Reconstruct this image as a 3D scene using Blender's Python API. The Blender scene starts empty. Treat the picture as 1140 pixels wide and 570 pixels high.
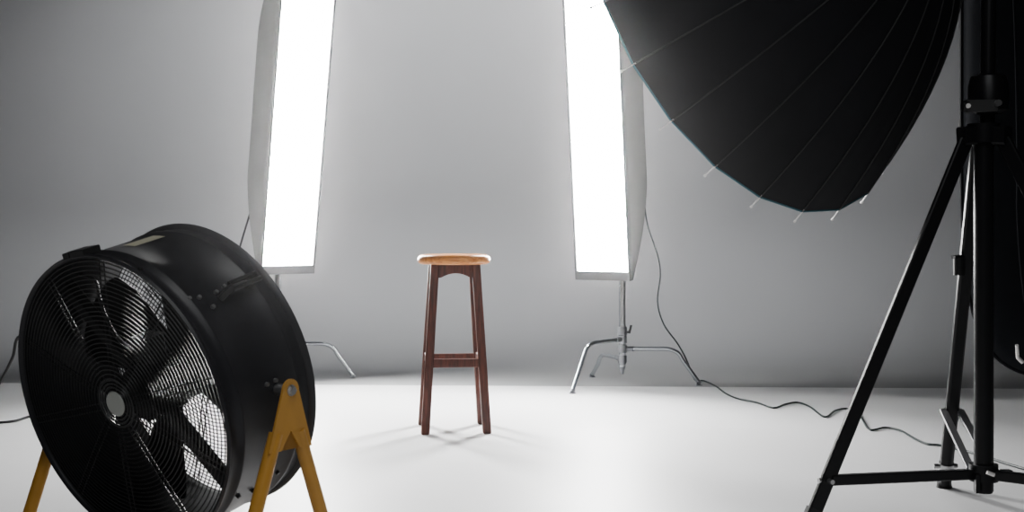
import bpy, bmesh, math, random
from mathutils import Vector as V, Matrix
PI = math.pi
random.seed(4)
scn = bpy.context.scene
COL = scn.collection

# ------------------------------------------------------------------ camera model (1140 x 570)
F, YH, CH = 1480.0, 245.0, 0.889
def px(X, Y, d):
    """world point at depth d that the photo shows at pixel X, Y"""
    return V(((X - 570) * d / F, d, CH - (Y - YH) * d / F))
def flo(X, Y, z=0.0):
    d = F * (CH - z) / (Y - YH)
    return V(((X - 570) * d / F, d, z))

# ------------------------------------------------------------------ materials
def mat(name, col, rough=0.5, metal=0.0, var=0.0, scale=8.0, bump=0.0, bscale=60.0, spec=0.5, coat=0.0, sheen=0.0, stretch=None):
    m = bpy.data.materials.new(name); m.use_nodes = True
    nt = m.node_tree; b = nt.nodes['Principled BSDF']
    b.inputs['Roughness'].default_value = rough
    b.inputs['Metallic'].default_value = metal
    b.inputs['Specular IOR Level'].default_value = spec
    b.inputs['Coat Weight'].default_value = coat
    b.inputs['Sheen Weight'].default_value = sheen
    tc = nt.nodes.new('ShaderNodeTexCoord'); mp = nt.nodes.new('ShaderNodeMapping')
    nt.links.new(tc.outputs['Object'], mp.inputs['Vector'])
    if stretch: mp.inputs['Scale'].default_value = stretch
    n = nt.nodes.new('ShaderNodeTexNoise'); n.inputs['Scale'].default_value = scale; n.inputs['Detail'].default_value = 5
    nt.links.new(mp.outputs['Vector'], n.inputs['Vector'])
    r = nt.nodes.new('ShaderNodeValToRGB')
    lo = [max(0, c * (1 - var)) for c in col]; hi = [min(1, c * (1 + var)) for c in col]
    r.color_ramp.elements[0].position = .3; r.color_ramp.elements[1].position = .7
    r.color_ramp.elements[0].color = (*lo, 1); r.color_ramp.elements[1].color = (*hi, 1)
    nt.links.new(n.outputs['Fac'], r.inputs['Fac']); nt.links.new(r.outputs['Color'], b.inputs['Base Color'])
    if bump:
        n2 = nt.nodes.new('ShaderNodeTexNoise'); n2.inputs['Scale'].default_value = bscale
        nt.links.new(mp.outputs['Vector'], n2.inputs['Vector'])
        bp = nt.nodes.new('ShaderNodeBump'); bp.inputs['Strength'].default_value = bump; bp.inputs['Distance'].default_value = .01
        nt.links.new(n2.outputs['Fac'], bp.inputs['Height']); nt.links.new(bp.outputs['Normal'], b.inputs['Normal'])
    return m

def wood(name, dark, light, rough, axis_scale):
    m = bpy.data.materials.new(name); m.use_nodes = True
    nt = m.node_tree; b = nt.nodes['Principled BSDF']; b.inputs['Roughness'].default_value = rough
    tc = nt.nodes.new('ShaderNodeTexCoord'); mp = nt.nodes.new('ShaderNodeMapping'); mp.inputs['Scale'].default_value = axis_scale
    nt.links.new(tc.outputs['Object'], mp.inputs['Vector'])
    n = nt.nodes.new('ShaderNodeTexNoise'); n.inputs['Scale'].default_value = 6; n.inputs['Detail'].default_value = 8; n.inputs['Distortion'].default_value = .6
    nt.links.new(mp.outputs['Vector'], n.inputs['Vector'])
    r = nt.nodes.new('ShaderNodeValToRGB'); e = r.color_ramp.elements
    e[0].position = .33; e[1].position = .68; e[0].color = (*dark, 1); e[1].color = (*light, 1)
    nt.links.new(n.outputs['Fac'], r.inputs['Fac']); nt.links.new(r.outputs['Color'], b.inputs['Base Color'])
    bp = nt.nodes.new('ShaderNodeBump'); bp.inputs['Strength'].default_value = .08; bp.inputs['Distance'].default_value = .005
    nt.links.new(n.outputs['Fac'], bp.inputs['Height']); nt.links.new(bp.outputs['Normal'], b.inputs['Normal'])
    return m

def emit(name, col, strength):
    m = bpy.data.materials.new(name); m.use_nodes = True
    nt = m.node_tree; nt.nodes.clear()
    o = nt.nodes.new('ShaderNodeOutputMaterial'); e = nt.nodes.new('ShaderNodeEmission')
    n = nt.nodes.new('ShaderNodeTexNoise'); n.inputs['Scale'].default_value = 3
    r = nt.nodes.new('ShaderNodeMapRange'); r.inputs[3].default_value = strength * .97; r.inputs[4].default_value = strength * 1.03
    nt.links.new(n.outputs['Fac'], r.inputs[0]); nt.links.new(r.outputs[0], e.inputs['Strength'])
    e.inputs['Color'].default_value = (*col, 1)
    nt.links.new(e.outputs[0], o.inputs[0])
    return m

STRIP = 82.0
GLARE, GLARE_G = .0038, .94
M = dict(
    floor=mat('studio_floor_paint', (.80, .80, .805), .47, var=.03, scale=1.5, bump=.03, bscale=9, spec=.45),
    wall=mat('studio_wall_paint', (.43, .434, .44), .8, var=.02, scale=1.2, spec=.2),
    strip=emit('lit_diffusion_cloth', (1, .995, .985), STRIP),
    veiledfab=mat('softbox_veiled_fabric', (.13, .132, .138), .75, var=.05, scale=5, bump=.25, bscale=7, sheen=.2),  # black cloth coloured grey to carry the veiling glare over it
    lipfab=mat('softbox_lip_fabric', (.05, .05, .053), .75, var=.06, scale=5, bump=.2, bscale=9),
    bracem=mat('grey_steel', (.30, .30, .31), .4, metal=.4, var=.06),
    blackfab=mat('black_fabric', (.009, .009, .012), .7, var=.15, scale=6, bump=.05, bscale=10, spec=.2),
    blackpanel=mat('black_panel_fabric', (.012, .013, .016), .9, var=.15, scale=6, spec=.1),
    lining=mat('silver_lining', (.75, .75, .77), .35, metal=.6, var=.05),
    teal=mat('teal_binding', (.05, .16, .20), .5, var=.1),
    ribm=mat('rib_dark_metal', (.026, .026, .027), .65, var=.1),
    leverm=mat('dark_grey_lever', (.05, .05, .05), .5, var=.1),
    silver=mat('silver_metal', (.82, .80, .78), .4, metal=.25, var=.05),
    chrome=mat('chrome', (.62, .65, .67), .2, metal=1, var=.04),
    iron=mat('grey_cast_metal', (.30, .31, .33), .4, metal=.8, var=.1),
    blackmet=mat('black_powder_coat', (.010, .010, .0115), .34, var=.1, scale=30, bump=.02, bscale=200, spec=.35),
    drum=mat('drum_black_paint', (.014, .014, .018), .42, var=.12, scale=20, bump=.02, bscale=150, spec=.45),
    fanin=mat('fan_inner_black', (.007, .007, .009), .42, var=.1, spec=.3),
    wire=mat('grille_wire_black', (.006, .006, .007), .3, var=.1, spec=.45),
    plastic=mat('black_plastic', (.012, .012, .013), .45, var=.1),
    badge=mat('grey_badge', (.42, .43, .40), .5, var=.03),
    tan=mat('cream_patch', (.42, .40, .30), .5, var=.05),
    yellow=mat('yellow_paint', (.50, .27, .06), .45, var=.08, scale=14),
    bolt=mat('zinc_bolt', (.5, .5, .5), .3, metal=.9, var=.1),
    cable=mat('dark_cable', (.016, .028, .027), .45, var=.1),
    cablefan=mat('black_cable', (.010, .010, .011), .4, var=.1),
    seat=wood('honey_seat_wood', (.60, .20, .045), (.86, .38, .11), .3, (2, 14, 14)),
    leg=wood('dark_red_brown_wood', (.060, .015, .009), (.145, .042, .025), .4, (14, 14, 1.5)),
)

# ------------------------------------------------------------------ mesh helpers (all world coordinates)
def frame(d, up=V((0, 0, 1))):
    d = d.normalized()
    if abs(d.dot(up)) > .98: up = V((0, 1, 0))
    x = up.cross(d).normalized(); return x, d.cross(x).normalized(), d
def loft(bm, rings, closed=True, cap=True):
    vs = [[bm.verts.new(p) for p in r] for r in rings]
    n = len(vs[0])
    for a, b in zip(vs, vs[1:]):
        for i in range(n if closed else n - 1):
            j = (i + 1) % n
            bm.faces.new((a[i], a[j], b[j], b[i]))
    if cap and closed:
        bm.faces.new(vs[0][::-1]); bm.faces.new(vs[-1])
    return vs
def cyl(bm, p, q, r, r2=None, seg=20, cap=True):
    p, q = V(p), V(q); x, y, d = frame(q - p); r2 = r if r2 is None else r2
    loft(bm, [[c + rr * (math.cos(2*PI*i/seg) * x + math.sin(2*PI*i/seg) * y) for i in range(seg)] for c, rr in ((p, r), (q, r2))], cap=cap)
def lathe(bm, c, ax, prof, seg=64, cap=False):
    x, y, d = frame(ax)
    loft(bm, [[c + d * h + r * (math.cos(2*PI*i/seg) * x + math.sin(2*PI*i/seg) * y) for i in range(seg)] for r, h in prof], cap=cap)
def torus(bm, c, ax, R, r, seg=96, rs=6):
    x, y, d = frame(ax)
    rings = []
    for i in range(seg + 1):
        a = 2*PI*i/seg; o = math.cos(a) * x + math.sin(a) * y
        rings.append([c + o * (R + r * math.cos(2*PI*k/rs)) + d * (r * math.sin(2*PI*k/rs)) for k in range(rs)])
    vs = [[bm.verts.new(p) for p in rg] for rg in rings[:-1]]
    for i in range(seg):
        a, b = vs[i], vs[(i + 1) % seg]
        for k in range(rs):
            l = (k + 1) % rs; bm.faces.new((a[k], b[k], b[l], a[l]))
def smooth(pts, n=8):
    pts = [V(p) for p in pts]; P = [pts[0]] + pts + [pts[-1]]; out = []
    for i in range(1, len(P) - 2):
        a, b, c, d = P[i-1], P[i], P[i+1], P[i+2]
        for k in range(n):
            t = k / n
            out.append(.5 * ((2*b) + (c - a)*t + (2*a - 5*b + 4*c - d)*t*t + (3*b - a - 3*c + d)*t**3))
    out.append(pts[-1]); return out
def tube(bm, pts, r, seg=10):
    pts = [V(p) for p in pts]; rings = []; x = None
    for i, p in enumerate(pts):
        d = (pts[min(i+1, len(pts)-1)] - pts[max(i-1, 0)]).normalized()
        if x is None: x, y, _ = frame(d)
        else:
            x = (x - d * x.dot(d)).normalized(); y = d.cross(x)
        rings.append([p + r * (math.cos(2*PI*k/seg) * x + math.sin(2*PI*k/seg) * y) for k in range(seg)])
    loft(bm, rings)
def bar(bm, p, q, w, h, up=V((0, 0, 1)), w2=None, h2=None, ch=.12):
    """chamfered rectangular bar from p to q: w across, h along up"""
    p, q = V(p), V(q); x, y, d = frame(q - p, up)
    w2 = w if w2 is None else w2; h2 = h if h2 is None else h2
    rings = []
    for c, a, b in ((p, w, h), (q, w2, h2)):
        k = min(a, b) * ch
        rings.append([c + x * sx + y * sy for sx, sy in ((a/2-k, -b/2), (a/2, -b/2+k), (a/2, b/2-k), (a/2-k, b/2), (-a/2+k, b/2), (-a/2, b/2-k), (-a/2, -b/2+k), (-a/2+k, -b/2))])
    loft(bm, rings)
def prism(bm, outline, off):
    """extrude a planar outline (list of points) by vector off"""
    loft(bm, [[V(p) for p in outline], [V(p) + off for p in outline]])

def obj(name, bm, m, parent=None, ang=35, base=None):
    """one mesh object; bm holds world coordinates, re-based on the parent's place"""
    bmesh.ops.recalc_face_normals(bm, faces=bm.faces[:])
    o = V((0, 0, 0))
    p = parent
    while p is not None: o += p.location; p = p.parent
    if parent is None and base is not None: o = V(base)
    bmesh.ops.translate(bm, verts=bm.verts[:], vec=-o)
    me = bpy.data.meshes.new(name); bm.to_mesh(me); bm.free()
    me.polygons.foreach_set('use_smooth', [True] * len(me.polygons))
    me.set_sharp_from_angle(angle=math.radians(ang))
    me.materials.append(m)
    ob = bpy.data.objects.new(name, me); COL.objects.link(ob)
    if parent is not None: ob.parent = parent
    elif base is not None: ob.location = o
    return ob
def tag(o, label, cat, group=None):
    o['label'] = label; o['category'] = cat
    if group: o['group'] = group
    return o
def thing(name, label, cat, loc, group=None):
    o = bpy.data.objects.new(name, None); COL.objects.link(o); o.location = loc; o.empty_display_size = .1
    return tag(o, label, cat, group)
def B(): return bmesh.new()

# ------------------------------------------------------------------ setting
bm = B()
Y0, YC, RC, YW = -2.5, 7.84, 1.0, 8.84
xs = [-6 + .5 * i for i in range(25)]
SEAM = lambda x: 7.13 - .045 * x
fv = [[bm.verts.new((x, y(x), 0)) for x in (-6, 6)] for y in (lambda x: Y0, SEAM, lambda x: YC)]
for p_, q_ in zip(fv, fv[1:]): bm.faces.new((p_[0], p_[1], q_[1], q_[0]))
o = obj('floor', bm, M['floor']); o['kind'] = 'structure'
o.data.materials.append(M['wall']); o.data.polygons[1].material_index = 1     # backdrop grey on the floor's back strip, painted in for the shade there
bm = B()
prof = [(YC + RC * math.sin(a), RC - RC * math.cos(a)) for a in [PI/2 * i / 24 for i in range(25)]] + [(YW, 4.6)]
loft(bm, [[V((x, y, z)) for x in (-6, 6)] for y, z in prof], closed=False)
o = obj('wall_back', bm, M['wall'], ang=60); o['kind'] = 'structure'

# ------------------------------------------------------------------ bar stool
SC = V((-0.247, 5.66, 0)); SR = math.radians(6.5)
stool = thing('bar_stool', 'tall wooden bar stool with honey-coloured round seat and dark brown legs', 'stool', SC)
def sp(x, y, z):
    c, s = math.cos(SR), math.sin(SR)
    return SC + V((x*c - y*s, x*s + y*c, z))
bm = B()
R_, T0, T1 = .156, .702, .744
prof = [(.0001, T0), (R_-.016, T0), (R_-.006, T0+.005), (R_-.001, T0+.013), (R_, T0+.021), (R_-.002, T0+.029), (R_-.008, T0+.037), (R_-.018, T1-.001), (.0001, T1)]
lathe(bm, SC, V((0, 0, 1)), prof, 72)
bmesh.ops.remove_doubles(bm, verts=bm.verts[:], dist=.0005)
obj('seat', bm, M['seat'], stool, 50)
def legc(sx, sy, z):
    t = 1 - z / T0
    return (sx * (.086 + .043 * t), sy * (.086 + .043 * t))
for sx, sy in ((-1, -1), (1, -1), (-1, 1), (1, 1)):
    bm = B(); rings = []
    for z in (0, .004, .35, T0):
        x, y = legc(sx, sy, z); h = .0155 if z == 0 else .0175; k = .003
        rings.append([sp(x + a, y + b, z) for a, b in ((h-k, -h), (h, -h+k), (h, h-k), (h-k, h), (-h+k, h), (-h, h-k), (-h, -h+k), (-h+k, -h))])
    loft(bm, rings); obj('leg', bm, M['leg'], stool)
for side in range(4):   # arched aprons below the seat, stretchers lower down
    def q(u, v, z, s=side):
        a = [(u, v), (-v, u), (-u, -v), (v, -u)][s]; return sp(a[0], a[1], z)
    bm = B(); n = 16; z0 = T0 - .001; zb = .647; hw = .078; pts = []
    for i in range(n + 1):
        t = -1 + 2 * i / n
        zz = zb + (.019 * (math.cos(t / .78 * PI / 2) ** .8) if abs(t) < .78 else 0)
        pts.append((t * hw, zz))
    out = [q(u, -.098, z) for u, z in pts] + [q(hw, -.098, z0), q(-hw, -.098, z0)]
    off = q(0, -.080, 0) - q(0, -.098, 0)
    a = [bm.verts.new(p) for p in out]; b = [bm.verts.new(p + off) for p in out]
    m_ = len(out); TL, TR = m_ - 1, m_ - 2
    for i in range(m_):
        j = (i + 1) % m_; bm.faces.new((a[i], a[j], b[j], b[i]))
    for vs in (a, b):
        for i in range(n):
            if i < n // 2: bm.faces.new((vs[i], vs[i+1], vs[TL]))
            else: bm.faces.new((vs[i], vs[i+1], vs[TR]))
        bm.faces.new((vs[n//2], vs[TR], vs[TL]))
    obj('apron', bm, M['leg'], stool)
    z = .292 if side in (0, 2) else .300
    x, _ = legc(1, 1, z)
    bm = B(); bar(bm, q(-x + .012, -x, z), q(x - .012, -x, z), .022, .036); obj('stretcher', bm, M['leg'], stool)

# ------------------------------------------------------------------ light stands with turtle base
def turtle_stand(c, legs, label, top, group):
    t = thing('light_stand', label, 'light stand', c, group)
    c = V(c)
    bm = B(); cyl(bm, c + V((0, 0, .10)), c + V((0, 0, top)), .0185, seg=24)
    pole = obj('pole', bm, M['chrome'], t)
    for (a, r), h in zip(legs, (.196, .142, .248)):
        d = V((math.cos(math.radians(a)), math.sin(math.radians(a)), 0))
        s = d.cross(V((0, 0, 1)))
        rf = r
        rb = r * .70
        pts = [c + d * .03 + V((0, 0, h)), c + d * (rb - .09) + V((0, 0, h)), c + d * (rb - .035) + V((0, 0, h - .002))]
        pts += [c + d * (rb + .012) + V((0, 0, h - .022))]
        pts += [c + d * (rb + .035) + V((0, 0, h - .058)), c + d * rf + V((0, 0, .016))]
        bm = B(); P = [pts[0], pts[1]] + smooth(pts[1:5], 6)[1:] + [pts[5]]
        tube(bm, P, .0115, 14)
        lg = obj('leg', bm, M['chrome'], t)
        bm = B(); e = (pts[5] - pts[4]).normalized()
        tube(bm, [pts[5] - e * .006, pts[5] + e * .010], .0128, 14)
        bar(bm, c + d * (rf - .012) + V((0, 0, .003)), c + d * (rf + .016) + V((0, 0, .003)), .024, .005)
        obj('foot_cap', bm, M['iron'], lg)
        bm = B(); cyl(bm, c + V((0, 0, h - .020)), c + V((0, 0, h + .020)), .0245, seg=24)
        cyl(bm, c + d * .015 + V((0, 0, h)), c + d * .06 + V((0, 0, h)), .0145, seg=16)
        obj('leg_collar', bm, M['iron'], t)
    bm = B(); cyl(bm, c + V((0, 0, .085)), c + V((0, 0, .12)), .013, .02, seg=16); cyl(bm, c + V((0, 0, .06)), c + V((0, 0, .09)), .008, .013, seg=16)
    obj('base_spigot', bm, M['iron'], t)
    bm = B(); cyl(bm, c + V((0, 0, .272)), c + V((0, 0, .315)), .027, .024, seg=24); obj('locking_collar', bm, M['iron'], t)
    bm = B(); cyl(bm, c + V((.02, -.01, .285)), c + V((.04, -.02, .29)), .006, seg=10)
    bar(bm, c + V((.035, -.02, .28)), c + V((.046, -.02, .325)), .006, .012); obj('locking_handle', bm, M['plastic'], t)
    return t

def strip_box(bc, yaw, pitch, W, L, Dp, wr, label, polec, poletop):
    """bc: bottom centre of the front rim; yaw: direction the front faces (deg from -Y toward +X)"""
    a = math.radians(yaw); p = math.radians(pitch)
    nrm0 = V((math.sin(a), -math.cos(a), 0)); wx = V((math.cos(a), math.sin(a), 0))
    up = V((0, 0, 1)) * math.cos(p) + nrm0 * math.sin(p)
    nrm = nrm0 * math.cos(p) - V((0, 0, 1)) * math.sin(p)
    bc = V(bc)
    Q = lambda x, h, d: bc + wx * x + up * h - nrm * d      # d: back from the front rim
    t = thing('strip_softbox', label, 'softbox', bc)
    # shell
    bm = B(); rings = []; nh = 48; rnd = random.Random(int(yaw * 10) + 3)
    for i in range(nh + 1):
        h = L * i / nh
        e = min(h, L - h) / .50
        g = 1.0 if e >= 1 else (1 - (1 - e) ** 1.7)
        d = .035 + (Dp - .035) * g
        hw = W / 2 + .012
        rw = hw + (wr / 2 - hw) * g
        wob = .0035 * math.sin(h * 11 + yaw) + .0025 * math.sin(h * 27 + 1)
        sec = []
        for s in (-1, 1):
            pts = [(s * hw, 0), (s * (hw + .004), .018), (s * (hw + .001), .036)]
            for u in (.3, .55, .8, .95, 1.0):
                xx = hw + (rw - hw) * u + (.010 * math.sin(PI * u) + wob * math.sin(PI * min(1, u))) * g
                dd = .036 + (d - .036) * (u if u < .95 else (.975 if u == .95 else 1))
                if u == 1.0: xx -= .03 * g
                pts.append((s * xx, dd))
            sec.append(pts)
        ring = sec[0] + sec[1][::-1]
        rings.append([Q(x, h, dd) for x, dd in ring])
    vs = loft(bm, rings, closed=False, cap=False)
    # close both ends
    bm.faces.new(vs[0]); bm.faces.new(vs[-1])
    shell = obj('shell', bm, M['veiledfab'], t, 50)
    # front lip (a frame of cloth around the diffuser)
    bm = B(); hw = W / 2 + .012; lip = .010; bl = .045
    outer = [(-hw, 0), (hw, 0), (hw, L), (-hw, L)]; inner = [(-hw + lip, bl), (hw - lip, bl), (hw - lip, L - bl), (-hw + lip, L - bl)]
    o1 = [bm.verts.new(Q(x, h, -.004)) for x, h in outer]; i1 = [bm.verts.new(Q(x, h, -.002)) for x, h in inner]
    i2 = [bm.verts.new(Q(x, h, .016)) for x, h in inner]; o2 = [bm.verts.new(Q(x, h, .004)) for x, h in outer]
    for k in range(4):
        j = (k + 1) % 4
        bm.faces.new((o1[k], o1[j], i1[j], i1[k])); bm.faces.new((i1[k], i1[j], i2[j], i2[k])); bm.faces.new((o2[k], o2[j], o1[j], o1[k]))
    obj('front_lip', bm, M['lipfab'], t)
    bm = B(); f = [bm.verts.new(Q(x, h, .010)) for x, h in inner]; bm.faces.new(f)
    if (f[1].co - f[0].co).cross(f[3].co - f[0].co).dot(nrm) < 0: bm.faces[:][0].normal_flip()
    dif = obj('diffuser', bm, M['strip'], t); dif['label'] = 'brightly lit white diffuser'
    # speed ring, flash head
    bm = B(); cyl(bm, Q(0, L/2, Dp - .01), Q(0, L/2, Dp + .012), .068, seg=32); obj('speed_ring', bm, M['iron'], t)
    bm = B(); cyl(bm, Q(0, L/2, Dp + .0), Q(0, L/2, Dp + .05), .055, seg=32); cyl(bm, Q(0, L/2, Dp + .05), Q(0, L/2, Dp + .06), .055, .045, seg=32)
    obj('flash_head', bm, M['plastic'], t)
    # mounting bracket on the stand
    bm = B(); pc = V(polec)
    bar(bm, pc + V((0, 0, poletop - .012)), pc + V((0, 0, poletop + .055)), .05, .05)
    obj('mounting_bracket', bm, M['iron'], t)
    return t, Q

RS = V((.594, 7.157, 0)); LS = V((-1.312, 7.46, 0))
turtle_stand(RS, ((-1, .411), (111, .39), (231, .45)), 'chrome light stand with three bent legs under the right strip softbox', .80, 'chrome turtle-base light stands')
turtle_stand(LS, ((1, .42), (121, .42), (241, .42)), 'chrome light stand half hidden behind the drum fan', .80, 'chrome turtle-base light stands')
rb, QR = strip_box(px(671, 312, 6.93), -29, 6.0, .290, 1.75, .40, .20, 'lit strip softbox on the right, its top behind the black umbrella', RS, .80)
lb, QL = strip_box(px(320, 305, 7.21), 34, 10.3, .292, 1.75, .40, .20, 'lit strip softbox on the left, above the drum fan', LS, .80)

# power cable of the right strip light
pts = [QR(.0, .86, .455), QR(.03, .95, .49), px(707, 112, 7.25), px(714, 130, 7.25), px(717, 155, 7.25), px(717, 205, 7.25), px(720, 246, 7.25), px(732, 284, 7.25), px(735, 306, 7.25), px(732, 336, 7.25), px(739, 361, 7.24), px(754, 382, 7.23), px(763, 398, 7.2), px(769, 412, 7.16)]
fl = [(774, 423), (784, 424), (797, 430), (808, 438), (822, 444), (842, 448), (861, 454), (874, 450), (888, 448), (902, 453), (918, 464), (930, 457), (944, 455), (957, 462), (968, 478), (985, 476), (1002, 479), (1018, 488), (1032, 494), (1048, 496), (1075, 502), (1105, 511), (1145, 523), (1190, 532)]
pts += [flo(X, Y, .006) for X, Y in fl]
bm = B(); tube(bm, smooth(pts, 7), .0044, 8)
tag(obj('power_cable', bm, M['cable'], base=pts[0]), 'dark green cable hanging from the right strip softbox and winding over the floor', 'cable')
# cable of the left strip light, running down behind the fan and out to the left
pts = [QL(-.0, .86, .455), QL(-.0, .76, .50), px(290, 200, 7.66), px(280, 232, 7.64), px(272, 258, 7.6), px(262, 290, 7.55), px(240, 345, 7.4), px(215, 390, 7.2), flo(190, 430, .006), flo(140, 446, .006), flo(85, 455, .006), flo(36, 463, .006), flo(14, 469, .006), flo(-20, 470, .006), flo(-60, 462, .006)]
bm = B(); tube(bm, smooth(pts, 7), .0058, 8)
tag(obj('power_cable', bm, M['cablefan'], base=pts[0]), 'thin black cable dropping from the left strip softbox behind the fan', 'cable')

# ------------------------------------------------------------------ drum fan
FC = V((-.923, 3.118, .461)); FN = V((-.55, -.802, -.235)).normalized(); FR = .36; FL = .28
FU = V((0, 0, 1)).cross(FN).normalized(); FV = FN.cross(FU).normalized()      # right, up in the fan's plane
fan = thing('drum_fan', 'large black drum fan tilted on a yellow A-frame stand', 'fan', (FC.x + .09, FC.y + .12, 0))
def fp(r, ang, t):       # polar point: ang from the right side toward up, t metres behind the front rim
    return FC - FN * t + r * (math.cos(ang) * FU + math.sin(ang) * FV)
D2R = math.radians
bm = B()
R0 = FR - .008
prof = [(FR-.010, 0), (FR-.003, -.005), (FR, .002), (FR-.004, .009), (R0, .014), (R0, .040), (R0+.005, .046), (R0+.005, .052), (R0, .058),
        (R0, FL-.058), (R0+.005, FL-.052), (R0+.005, FL-.046), (R0, FL-.040), (R0, FL-.012), (FR+.002, FL-.006), (FR+.004, FL+.001), (FR-.002, FL+.006), (FR-.012, FL+.002),
        (R0-.006, FL-.02), (R0-.006, .014), (FR-.010, 0)]
lathe(bm, FC, -FN, prof, 128)
bmesh.ops.remove_doubles(bm, verts=bm.verts[:], dist=.0002)
drum = obj('drum', bm, M['drum'], fan, 45)
# grilles
def grille(name, t0, dome, radii, nsp, wr, ring_m, spr, twin):
    bm = B(); rim = FR - .014
    tt = lambda r: t0 - dome * (1 - (r / rim) ** 2)
    for r in radii: torus(bm, FC - FN * tt(r), FN, r, wr, 96, 5)
    for k in range(nsp):
        a = 2*PI * (k + .35) / nsp
        for s in ((-1, 1) if twin else (0,)):
            def pp(r):
                b = a + s * .008 / max(r, .05); return fp(r, b, tt(r) + wr * 1.5)
            tube(bm, [pp(.055 + (rim - .055) * i / 8) for i in range(9)], spr, 6)
    return obj(name, bm, ring_m, fan, 60)
fg = grille('front_grille', .004, .012, [.062 + .0108 * i for i in range(27)], 10, .0015, M['wire'], .0018, True)
grille('rear_grille', FL - .006, -.010, [.05 + .0098 * i for i in range(31)], 12, .0013, M['wire'], .0016, True)
# centre of the front grille
bm = B(); c0 = FC + FN * .008
for r in (.030, .040, .049, .058): torus(bm, c0 - FN * .003, FN, r, .0032, 48, 6)
for k in range(10):
    a = 2*PI*k/10; o_ = math.cos(a)*FU + math.sin(a)*FV
    cyl(bm, c0 + o_*.024 - FN*.003, c0 + o_*.062 - FN*.004, .0025, seg=6)
obj('grille_centre', bm, M['wire'], fg)
bm = B(); lathe(bm, c0, FN, [(.0001, .004), (.028, .004), (.0305, .001), (.0305, -.004), (.0001, -.004)], 48); bmesh.ops.remove_doubles(bm, verts=bm.verts[:], dist=.0002)
bd = obj('badge', bm, M['badge'], fg); bd['label'] = 'round blank grey badge at the centre of the grille'
# motor with terminal box, mount bar
bm = B(); lathe(bm, FC, -FN, [(.0001, .050), (.048, .050), (.062, .058), (.066, .07), (.066, .165), (.05, .175), (.0001, .175)], 40); bmesh.ops.remove_doubles(bm, verts=bm.verts[:], dist=.0002)
for k in range(16):
    a = 2*PI*k/16; bar(bm, fp(.066, a, .075), fp(.066, a, .16), .006, .018, up=(math.cos(a)*FU + math.sin(a)*FV))
motor = obj('motor', bm, M['fanin'], fan)
bm = B(); a = D2R(88); bar(bm, fp(.066, a, .115), fp(.13, a, .115), .06, .06, up=FN); obj('terminal_box', bm, M['plastic'], motor)
MA = D2R(134)
tv = (-math.sin(MA)*FU + math.cos(MA)*FV)
for s in (-1, 1):
    bm = B(); oo = tv * (.000)
    bar(bm, fp(.060 * s, MA, .10), fp(s * (R0 - .004), MA, .10), .034, .03, up=FN); obj('motor_mount', bm, M['fanin'], fan)
# wire along the upper mount bar
w = [fp(.318, D2R(112), .05), fp(.29, D2R(108), .07), fp(.25, D2R(115), .085), fp(.20, D2R(120), .09), fp(.14, D2R(120), .09), fp(.09, D2R(95), .09), fp(.10, D2R(65), .10)]
bm = B(); tube(bm, smooth(w, 6), .0042, 8); obj('motor_cable', bm, M['cablefan'], fan)
# blades
BLADE0 = 0.0
bm = B(); lathe(bm, FC, -FN, [(.0001, .178), (.058, .180), (.062, .19), (.062, .235), (.05, .245), (.0001, .245)], 40); bmesh.ops.remove_doubles(bm, verts=bm.verts[:], dist=.0002)
hub = obj('blade_hub', bm, M['fanin'], fan)
for k in range(4):
    bm = B(); a0 = D2R(58 + 90 * k); nr, nc = 12, 12; rows = []
    for i in range(nr + 1):
        u = i / nr; r = .055 + (.338 - .055) * u
        chord = .085 + .155 * min(1, u * 1.35) ** .8
        beta = D2R(48 - 24 * u)
        row = []
        for j in range(nc + 1):
            s = j / nc - .5
            tang = s * chord * math.cos(beta); ax = s * chord * math.sin(beta) + .012 * (1 - 4*s*s)
            ang = a0 + (tang + .03 * u) / r
            rr = r if i < nr else r - .0 - .012 * (abs(2*s)) ** 6
            row.append(fp(rr, ang, .208 - ax * .62))
        rows.append(row)
    loft(bm, rows, closed=False, cap=False)
    bmesh.ops.recalc_face_normals(bm, faces=bm.faces[:])
    bmesh.ops.solidify(bm, geom=bm.faces[:], thickness=.003)
    obj('blade', bm, M['fanin'], hub, 40)
# bolts on the drum
def stud(ang, t, r=.006, h=.006):
    bm = B(); a = D2R(ang); cyl(bm, fp(R0 - .002, a, t), fp(R0 + h, a, t), r, r * .8, seg=10); return bm
for ang, t in ((44.5, .05), (43.5, .075), (43, .125), (44, .155), (38, .09), (3.5, .14), (3.5, .168), (66, .02), (20, FL), (50, FL), (-12, FL), (-35, FL), (160, .012), (112, .012), (-41.5, .075), (-44, .13), (-40, .20), (185, .012)):
    obj('bolt', stud(ang, t), M['bolt'] if .04 < t < .17 and ang > 0 else M['plastic'], fan)
# side handle
bm = B()
bar(bm, fp(R0 + .002, D2R(40), .12), fp(R0 + .030, D2R(41), .15), .02, .014, up=FV)
tube(bm, [fp(R0 + .030, D2R(42.2), .145), fp(R0 + .032, D2R(42.2), .228)], .006, 10)
tube(bm, [fp(R0 + .030, D2R(39.8), .145), fp(R0 + .032, D2R(39.8), .234)], .006, 10)
bar(bm, fp(R0 + .0, D2R(41), .215), fp(R0 + .030, D2R(41), .215), .014, .02, up=FN)
obj('carry_handle', bm, M['plastic'], fan)
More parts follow.
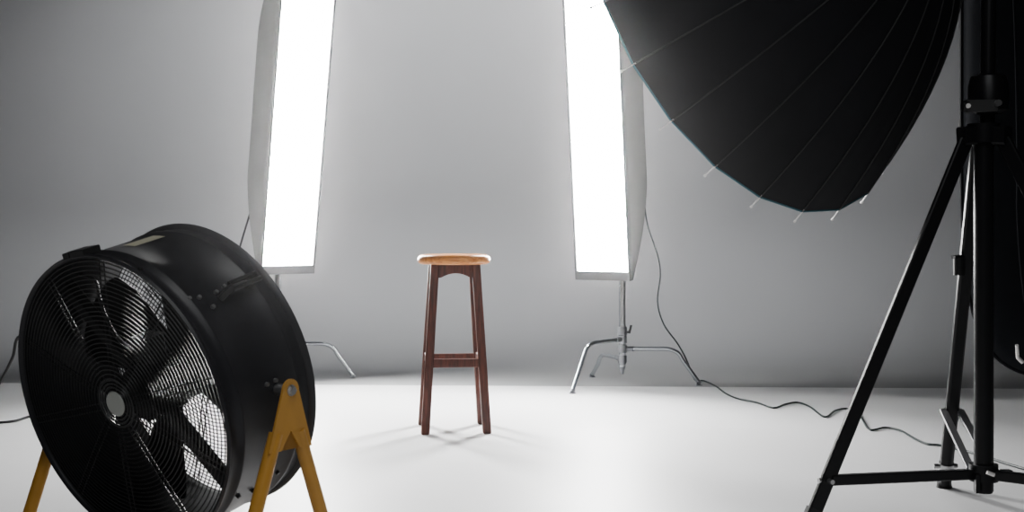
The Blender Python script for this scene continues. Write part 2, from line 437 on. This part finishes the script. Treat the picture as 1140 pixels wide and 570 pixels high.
# top clip pieces and sticker
bm = B()
for an, w_ in ((102.5, .022), (96.0, .05)):
    o_ = math.cos(D2R(an)) * FU + math.sin(D2R(an)) * FV
    bar(bm, fp(R0 + .010, D2R(an), .02) - w_ / 2 * (math.sin(D2R(an)) * FU - math.cos(D2R(an)) * FV), fp(R0 + .010, D2R(an), .02) + w_ / 2 * (math.sin(D2R(an)) * FU - math.cos(D2R(an)) * FV), .05, .018, up=o_)
obj('top_clip', bm, M['plastic'], fan)
bm = B(); rows = []  # pale strip curved over the top of the drum
for i in range(13):
    an = D2R(84.5 + 7 * i / 12); rows.append([fp(R0 + .0015, an, .105), fp(R0 + .0015, an, .20)])
loft(bm, rows, closed=False); st = obj('patch', bm, M['tan'], fan); st['label'] = 'pale blank sticker on top of the drum'
# yellow stand
HD = V((-FN.x, -FN.y, 0)).normalized() * -1        # horizontal, toward the front
def side_stand(sgn):
    pv = FC - FN * .17 + FU * (sgn * (FR + .022))
    pv = V(pv)
    out = FU * sgn
    ff = V((pv.x, pv.y, 0)) + HD * .185; fr = V((pv.x, pv.y, 0)) - HD * .185
    stand = None
    bm = B()
    # top plate: rounded head that widens into two arms
    o1 = []
    n = 14
    for i in range(n + 1):
        an = PI * i / n; o1.append((.026 * math.cos(an), .026 * math.sin(an)))
    def arm(d, s):  # points along the arm direction
        return d
    k1 = .16
    lf = (ff - pv); lr = (fr - pv)
    e = lambda h, z: pv + HD * h + V((0, 0, 1)) * z
    sl = .185 / pv.z
    z1 = -.135
    outl = [(x, z) for x, z in o1]       # from +h over the top to -h
    outl += [(-.185 * -z1 / pv.z - .020, z1), (-.185 * -z1 / pv.z + .020, z1), (0, -.062 - .03), (.185 * -z1 / pv.z - .020, z1), (.185 * -z1 / pv.z + .020, z1)]
    a_ = [bm.verts.new(e(h, z) + out * .008) for h, z in outl]; b_ = [bm.verts.new(e(h, z) + out * .013) for h, z in outl]
    m_ = len(outl)
    for i in range(m_):
        j = (i + 1) % m_; bm.faces.new((a_[i], a_[j], b_[j], b_[i]))
    bm.faces.new(a_[::-1]); bm.faces.new(b_)
    bmesh.ops.triangulate(bm, faces=[f for f in bm.faces if len(f.verts) > 4])
    plate = obj('pivot_plate', bm, M['yellow'], fan, 30)
    for foot in (ff, fr):
        d = (foot - pv)
        bm = B(); tube(bm, [pv + d * .19, foot + V((0, 0, .012))], .0165, 16)
        obj('stand_leg', bm, M['yellow'], fan)
    bm = B(); tube(bm, [ff + HD * .05 + V((0, 0, .016)), fr - HD * .05 + V((0, 0, .016))], .016, 14); obj('base_rail', bm, M['yellow'], fan)
    bm = B(); cyl(bm, pv - out * .03, pv + out * .016, .013, seg=18); cyl(bm, pv + out * .016, pv + out * .022, .010, seg=6); obj('pivot_bolt', bm, M['bolt'], plate)
    return ff, fr
f1 = side_stand(1); f2 = side_stand(-1)
bm = B(); tube(bm, [f1[1] - HD * .04 + V((0, 0, .016)), f2[1] - HD * .04 + V((0, 0, .016))], .016, 14); obj('base_rail', bm, M['yellow'], fan)
# fan mains cable hanging off its left side
pts = [fp(R0 + .004, D2R(165), .10), fp(R0 + .02, D2R(168), .12), px(23, 374, 3.5), px(14, 398, 3.55), px(2, 422, 3.6), px(-14, 448, 3.65), px(-40, 510, 3.72), flo(-110, 600, .006), flo(-170, 610, .006)]
bm = B(); tube(bm, smooth(pts, 7), .0042, 8)
obj('mains_cable', bm, M['cablefan'], fan)

# ------------------------------------------------------------------ tripod stand on the right
TC = px(1095, 245, 3.95); TC.z = 0
tri = thing('tripod_stand', 'heavy black tripod light stand with braced legs beside the umbrella', 'tripod', TC)
Z = V((0, 0, 1))
bm = B(); cyl(bm, TC + Z * .085, TC + Z * 1.16, .0285, seg=28)
col = obj('column', bm, M['blackmet'], tri)
bm = B(); cyl(bm, TC + V((.010, 0, 1.10)), TC + V((.022, 0, 2.02)), .0215, seg=24); obj('riser', bm, M['blackmet'], tri)
hz = 1.125
foots = [V((.842, 3.80, 0)), V((1.437, 4.42, 0)), V((1.86, 3.50, 0))]
# hinge collar, clamp
bm = B(); cyl(bm, TC + Z * (hz - .005), TC + Z * (hz + .05), .048, seg=24)
for ft in foots:
    d = V((ft.x - TC.x, ft.y - TC.y, 0)).normalized()
    bar(bm, TC + d * .035 + Z * (hz + .015), TC + d * .075 + Z * (hz + .012), .05, .055)
obj('hinge_collar', bm, M['blackmet'], tri)
bm = B(); lathe(bm, TC + V((.014, 0, 0)), Z, [(.034, 1.205), (.058, 1.215), (.058, 1.285), (.050, 1.315), (.024, 1.325)], 28)
cl = obj('column_clamp', bm, M['blackmet'], tri)
bm = B(); pa = TC + V((.02, -.055, 1.225)); pb = TC + V((-.072, -.06, 1.222))
bar(bm, pa, pb, .016, .035, w2=.016, h2=.038); obj('clamp_lever', bm, M['leverm'], cl)
bm = B(); cyl(bm, pb + V((-.012, 0, .0)), pb + V((.006, 0, .0)), .016, seg=14); kn = obj('clamp_knob', bm, M['plastic'], cl)
bm = B(); cyl(bm, pb + V((0, -.02, 0)), pb + V((0, -.005, 0)), .007, seg=12); obj('clamp_screw', bm, M['silver'], kn)
bm = B(); cyl(bm, TC + V((.018, -.075, 1.231)), TC + V((.018, -.058, 1.231)), .010, seg=12); obj('clamp_bolt', bm, M['bolt'], cl)
# bottom collar
bm = B(); cyl(bm, TC + Z * .115, TC + Z * .165, .042, seg=24); cyl(bm, TC + Z * .08, TC + Z * .12, .026, seg=20)
bar(bm, TC + V((-.03, -.03, .085)), TC + V((-.03, -.03, .14)), .012, .02); bar(bm, TC + V((.06, -.02, .12)), TC + V((.06, -.02, .15)), .03, .03)
obj('bottom_collar', bm, M['blackmet'], tri)
bm = B(); cyl(bm, TC + V((-.01, -.055, .150)), TC + V((.012, -.055, .142)), .006, seg=10); obj('collar_pin', bm, M['silver'], tri)
for k, ft in enumerate(foots):
    d = V((ft.x - TC.x, ft.y - TC.y, 0)).normalized()
    top = TC + d * .06 + Z * hz
    ft2 = V(ft)
    L_ = (ft2 - top)
    sdir = d.cross(Z)
    bm = B(); bar(bm, top, top + L_ * .962, *((.040, .030) if k == 1 else (.018, .043)), up=d, ch=.2); lg = obj('leg', bm, M['blackmet'], tri)
    if k == 1:
        bm = B(); cyl(bm, top + L_ * .80, top + L_ * .985, .021, seg=18); obj('levelling_leg', bm, M['blackmet'], lg)
        bm = B(); cyl(bm, top + L_ * .922, top + L_ * .942, .025, seg=18); cyl(bm, top + L_ * .932 + V((-.042, 0, 0)), top + L_ * .932 + V((.036, 0, 0)), .008, seg=10)
        obj('levelling_clamp', bm, M['bolt'], lg)
    bm = B(); e = L_.normalized()
    bar(bm, top + L_ * .945, top + L_ * .985, .034, .050, up=d, ch=.2)
    cyl(bm, V((ft2.x, ft2.y, 0)) , V((ft2.x, ft2.y, .022)), .026, .022, seg=18)
    obj('foot', bm, M['plastic'], lg)
    # clip on the rear leg half way up
    if k == 1:
        bm = B(); m0 = top + L_ * .335; cyl(bm, m0 + V((-.028, -.02, -.03)), m0 + V((-.028, -.02, .025)), .018, seg=12); bar(bm, m0 + V((-.05, -.03, .026)), m0 + V((.0, -.01, .03)), .02, .010); obj('leg_clip', bm, M['plastic'], lg)
    # braces
    if k == 1:
        j = top + L_ * ((hz - .27) / hz)
        for s in (-1, 1):
            bm = B(); bar(bm, j + sdir * (.027 * s), TC + d * .03 + sdir * (.030 * s) + Z * .145, .024, .010); obj('brace', bm, M['bracem'], tri)
    else:
        j = top + L_ * ((hz - .142) / hz)
        bm = B(); bar(bm, j - d * .012, TC + d * .03 + Z * .136, .026, .030); br = obj('brace', bm, M['blackmet'], tri)
    bm = B(); cyl(bm, j - sdir * .032, j + sdir * .032, .007, seg=10); cyl(bm, j + d * .02, j + d * .028, .008, seg=10); obj('brace_bolt', bm, M['bolt'], tri)

# ------------------------------------------------------------------ parabolic umbrella
UX, UD, UZ, UAZ, UEL, UDEP, UPH, UR, UN = .7866, 4.2965, 1.624, .7302, .3197, .6838, 3.306, .75, 24
UC = V((UX, UD, UZ)); UNn = V((math.sin(UAZ)*math.cos(UEL), -math.cos(UAZ)*math.cos(UEL), math.sin(UEL)))
Uu = Z.cross(UNn).normalized(); Uv = UNn.cross(Uu)
apex = UC + UNn * UDEP
umb = thing('parabolic_umbrella', 'huge black parabolic umbrella seen from behind, hanging from the top edge', 'umbrella', apex)
def up_(a, s, off=0):
    d = math.cos(a) * Uu + math.sin(a) * Uv
    nn = (d * (2 * UDEP * s / UR) + UNn).normalized()
    return UC + UR * s * d + UDEP * (1 - s*s) * UNn + nn * off
angs = [UPH + 2*PI*k/UN for k in range(UN)]
S = [.04 + .96 * i / 16 for i in range(17)]
def canopy(off, sc=1):
    bm = B(); rings = []
    for s in [q * sc for q in S]:
        rg = []
        for k in range(UN):
            p, q = up_(angs[k], s, off), up_(angs[(k+1) % UN], s, off)
            for j in range(3):
                m_ = p.lerp(q, j / 3)
                if j:
                    w = math.sin(PI * j / 3); m_ = m_ - (m_ - (UC + UNn * (UDEP * .35))).normalized() * (.006 * w * s * (1 - s ** 8))
                rg.append(m_)
        rings.append(rg)
    loft(bm, rings, closed=True, cap=False); return bm
obj('canopy', canopy(0), M['blackfab'], umb, 20)
obj('lining', canopy(-.006, .985), M['lining'], umb, 20)
bm = B(); rim = [up_(a, 1, 0) for a in angs]
for k in range(UN): cyl(bm, rim[k], rim[(k+1) % UN], .0032, seg=8)
rb_ = obj('rim_binding', bm, M['teal'], umb); rb_['label'] = 'thin teal binding along the rim'
for a in angs:
    bm = B(); P = [up_(a, s, .0015) for s in S]; tube(bm, P, .0026, 6)
    rib = obj('rib', bm, M['ribm'], umb)
    bm = B(); d = (P[-1] - P[-2]).normalized(); tube(bm, [P[-1] - d * .01, P[-1] + d * .040], .0024, 8); cyl(bm, P[-1] + d * .036, P[-1] + d * .043, .0042, seg=8)
    obj('rib_tip', bm, M['silver'], rib)
bm = B(); lathe(bm, apex, UNn, [(.0001, .045), (.05, .045), (.06, .03), (.065, -.012), (.0001, -.012)], 32); bmesh.ops.remove_doubles(bm, verts=bm.verts[:], dist=.0002); obj('hub', bm, M['plastic'], umb)
# flash head holding the umbrella on the stand
bm = B(); cyl(bm, apex + UNn * .044, apex + UNn * .24, .06, seg=28); obj('flash_head', bm, M['plastic'], umb)
bm = B(); hp = apex + UNn * .13; tp = TC + V((.022, 0, 2.02))
bar(bm, hp + (tp - hp) * .25, tp + V((0, 0, .0)), .03, .04); cyl(bm, tp - Z * .03, tp + Z * .05, .03, seg=20); obj('tilt_bracket', bm, M['blackmet'], umb)

# ------------------------------------------------------------------ black softbox at the right edge
KC = V((2.20, 4.85, 1.38))
kt = thing('black_softbox', 'dark rounded softbox cut off by the right edge behind the tripod', 'softbox', (KC.x, KC.y + .1, 0))
def sup(t, a, b, e):
    c, s = math.cos(t), math.sin(t)
    return (a * math.copysign(abs(c) ** (2/e), c), b * math.copysign(abs(s) ** (2/e), s))
bm = B(); rings = []
for sc_, dy in ((.02, -.19), (.3, -.185), (.55, -.165), (.75, -.13), (.88, -.08), (.96, -.03), (1.0, .02), (1.0, .05)):
    rings.append([KC + V((x * sc_, dy, z * sc_)) for x, z in (sup(2*PI*i/96, .545, 1.07, 4.6) for i in range(96))])
loft(bm, rings, cap=True)
obj('shell', bm, M['blackpanel'], kt, 50)
bm = B(); rg = [KC + V((x, .035, z)) for x, z in (sup(2*PI*i/96, .548, 1.073, 4.6) for i in range(97))]
tube(bm, rg, .007, 8); obj('rim_piping', bm, M['blackfab'], kt)
bm = B(); cyl(bm, V((KC.x, KC.y - .03, .03)), V((KC.x, KC.y - .03, .45)), .02, seg=16); cyl(bm, V((KC.x, KC.y - .03, 0)), V((KC.x, KC.y - .03, .03)), .22, seg=40); obj('stand_base', bm, M['blackmet'], kt)
cpt = [px(1128, -20, 4.52), px(1131, 60, 4.50), px(1133, 180, 4.55), px(1133, 240, 4.56), px(1137, 300, 4.6), px(1143, 350, 4.63)]
bm = B(); tube(bm, smooth(cpt, 6), .005, 8); obj('cord', bm, M['blackpanel'], kt)
bm = B(); q0 = px(1132, 384, 4.66); q1 = px(1133, 398, 4.68); tube(bm, [q0, q1], .006, 10); tube(bm, [q1 + V((.0, 0, 0)), q1 + V((.018, 0, -.018))], .007, 10); obj('clasp', bm, M['silver'], kt)

# ------------------------------------------------------------------ lights
def lamp(name, typ, loc, target, energy, col=(1, 1, 1), **kw):
    l = bpy.data.lights.new(name, typ); l.energy = energy; l.color = col
    for k, v in kw.items(): setattr(l, k, v)
    o = bpy.data.objects.new(name, l); COL.objects.link(o); o.location = loc
    o.rotation_euler = (V(target) - V(loc)).to_track_quat('-Z', 'Y').to_euler()
    return o
wl = lamp('wall_fill', 'SPOT', (-.45, 6.9, 5.4), (-.45, 8.84, 1.60), 1080, (.98, .99, 1), spot_size=math.radians(100), spot_blend=1.0, shadow_soft_size=.25)  # added spot for the glow on the backdrop, no known source
wl.scale = (1, .35, 1)
lamp('room_fill', 'AREA', (.2, .0, 4.0), (.3, 3.2, .3), 60, (.96, .98, 1), shape='SQUARE', size=3.0)
lamp('floor_fill', 'SPOT', (.3, 2.2, 5.0), (.25, 2.7, 0), 220, (1, 1, 1), spot_size=math.radians(48), spot_blend=1.0, shadow_soft_size=.8)  # added spot that only brightens the front floor, not a studio fixture
w = bpy.data.worlds.new('studio_world'); scn.world = w; w.use_nodes = True
wt = w.node_tree
wt.nodes['Background'].inputs[0].default_value = (.93, .96, 1, 1); wt.nodes['Background'].inputs[1].default_value = .1
hv = wt.nodes.new('ShaderNodeVolumeScatter'); hv.inputs['Density'].default_value = GLARE; hv.inputs['Anisotropy'].default_value = GLARE_G
wt.links.new(hv.outputs[0], wt.nodes['World Output'].inputs['Volume'])       # thin volume added to imitate lens glare round the lit boxes

# ------------------------------------------------------------------ camera
cd = bpy.data.cameras.new('camera'); cam = bpy.data.objects.new('camera', cd); COL.objects.link(cam)
cam.location = (0, 0, CH); cam.rotation_euler = (PI/2, 0, 0)
cd.sensor_width = 36; cd.lens = F / 1140 * 36; cd.shift_y = -(285 - YH) / 1140
cd.clip_start = .05; cd.clip_end = 100
cd.dof.use_dof = True; cd.dof.focus_distance = 5.4; cd.dof.aperture_fstop = 9.0
scn.camera = cam
scn.view_settings.view_transform = 'AgX'
scn.view_settings.look = 'AgX - Medium High Contrast'
scn.view_settings.exposure = 0
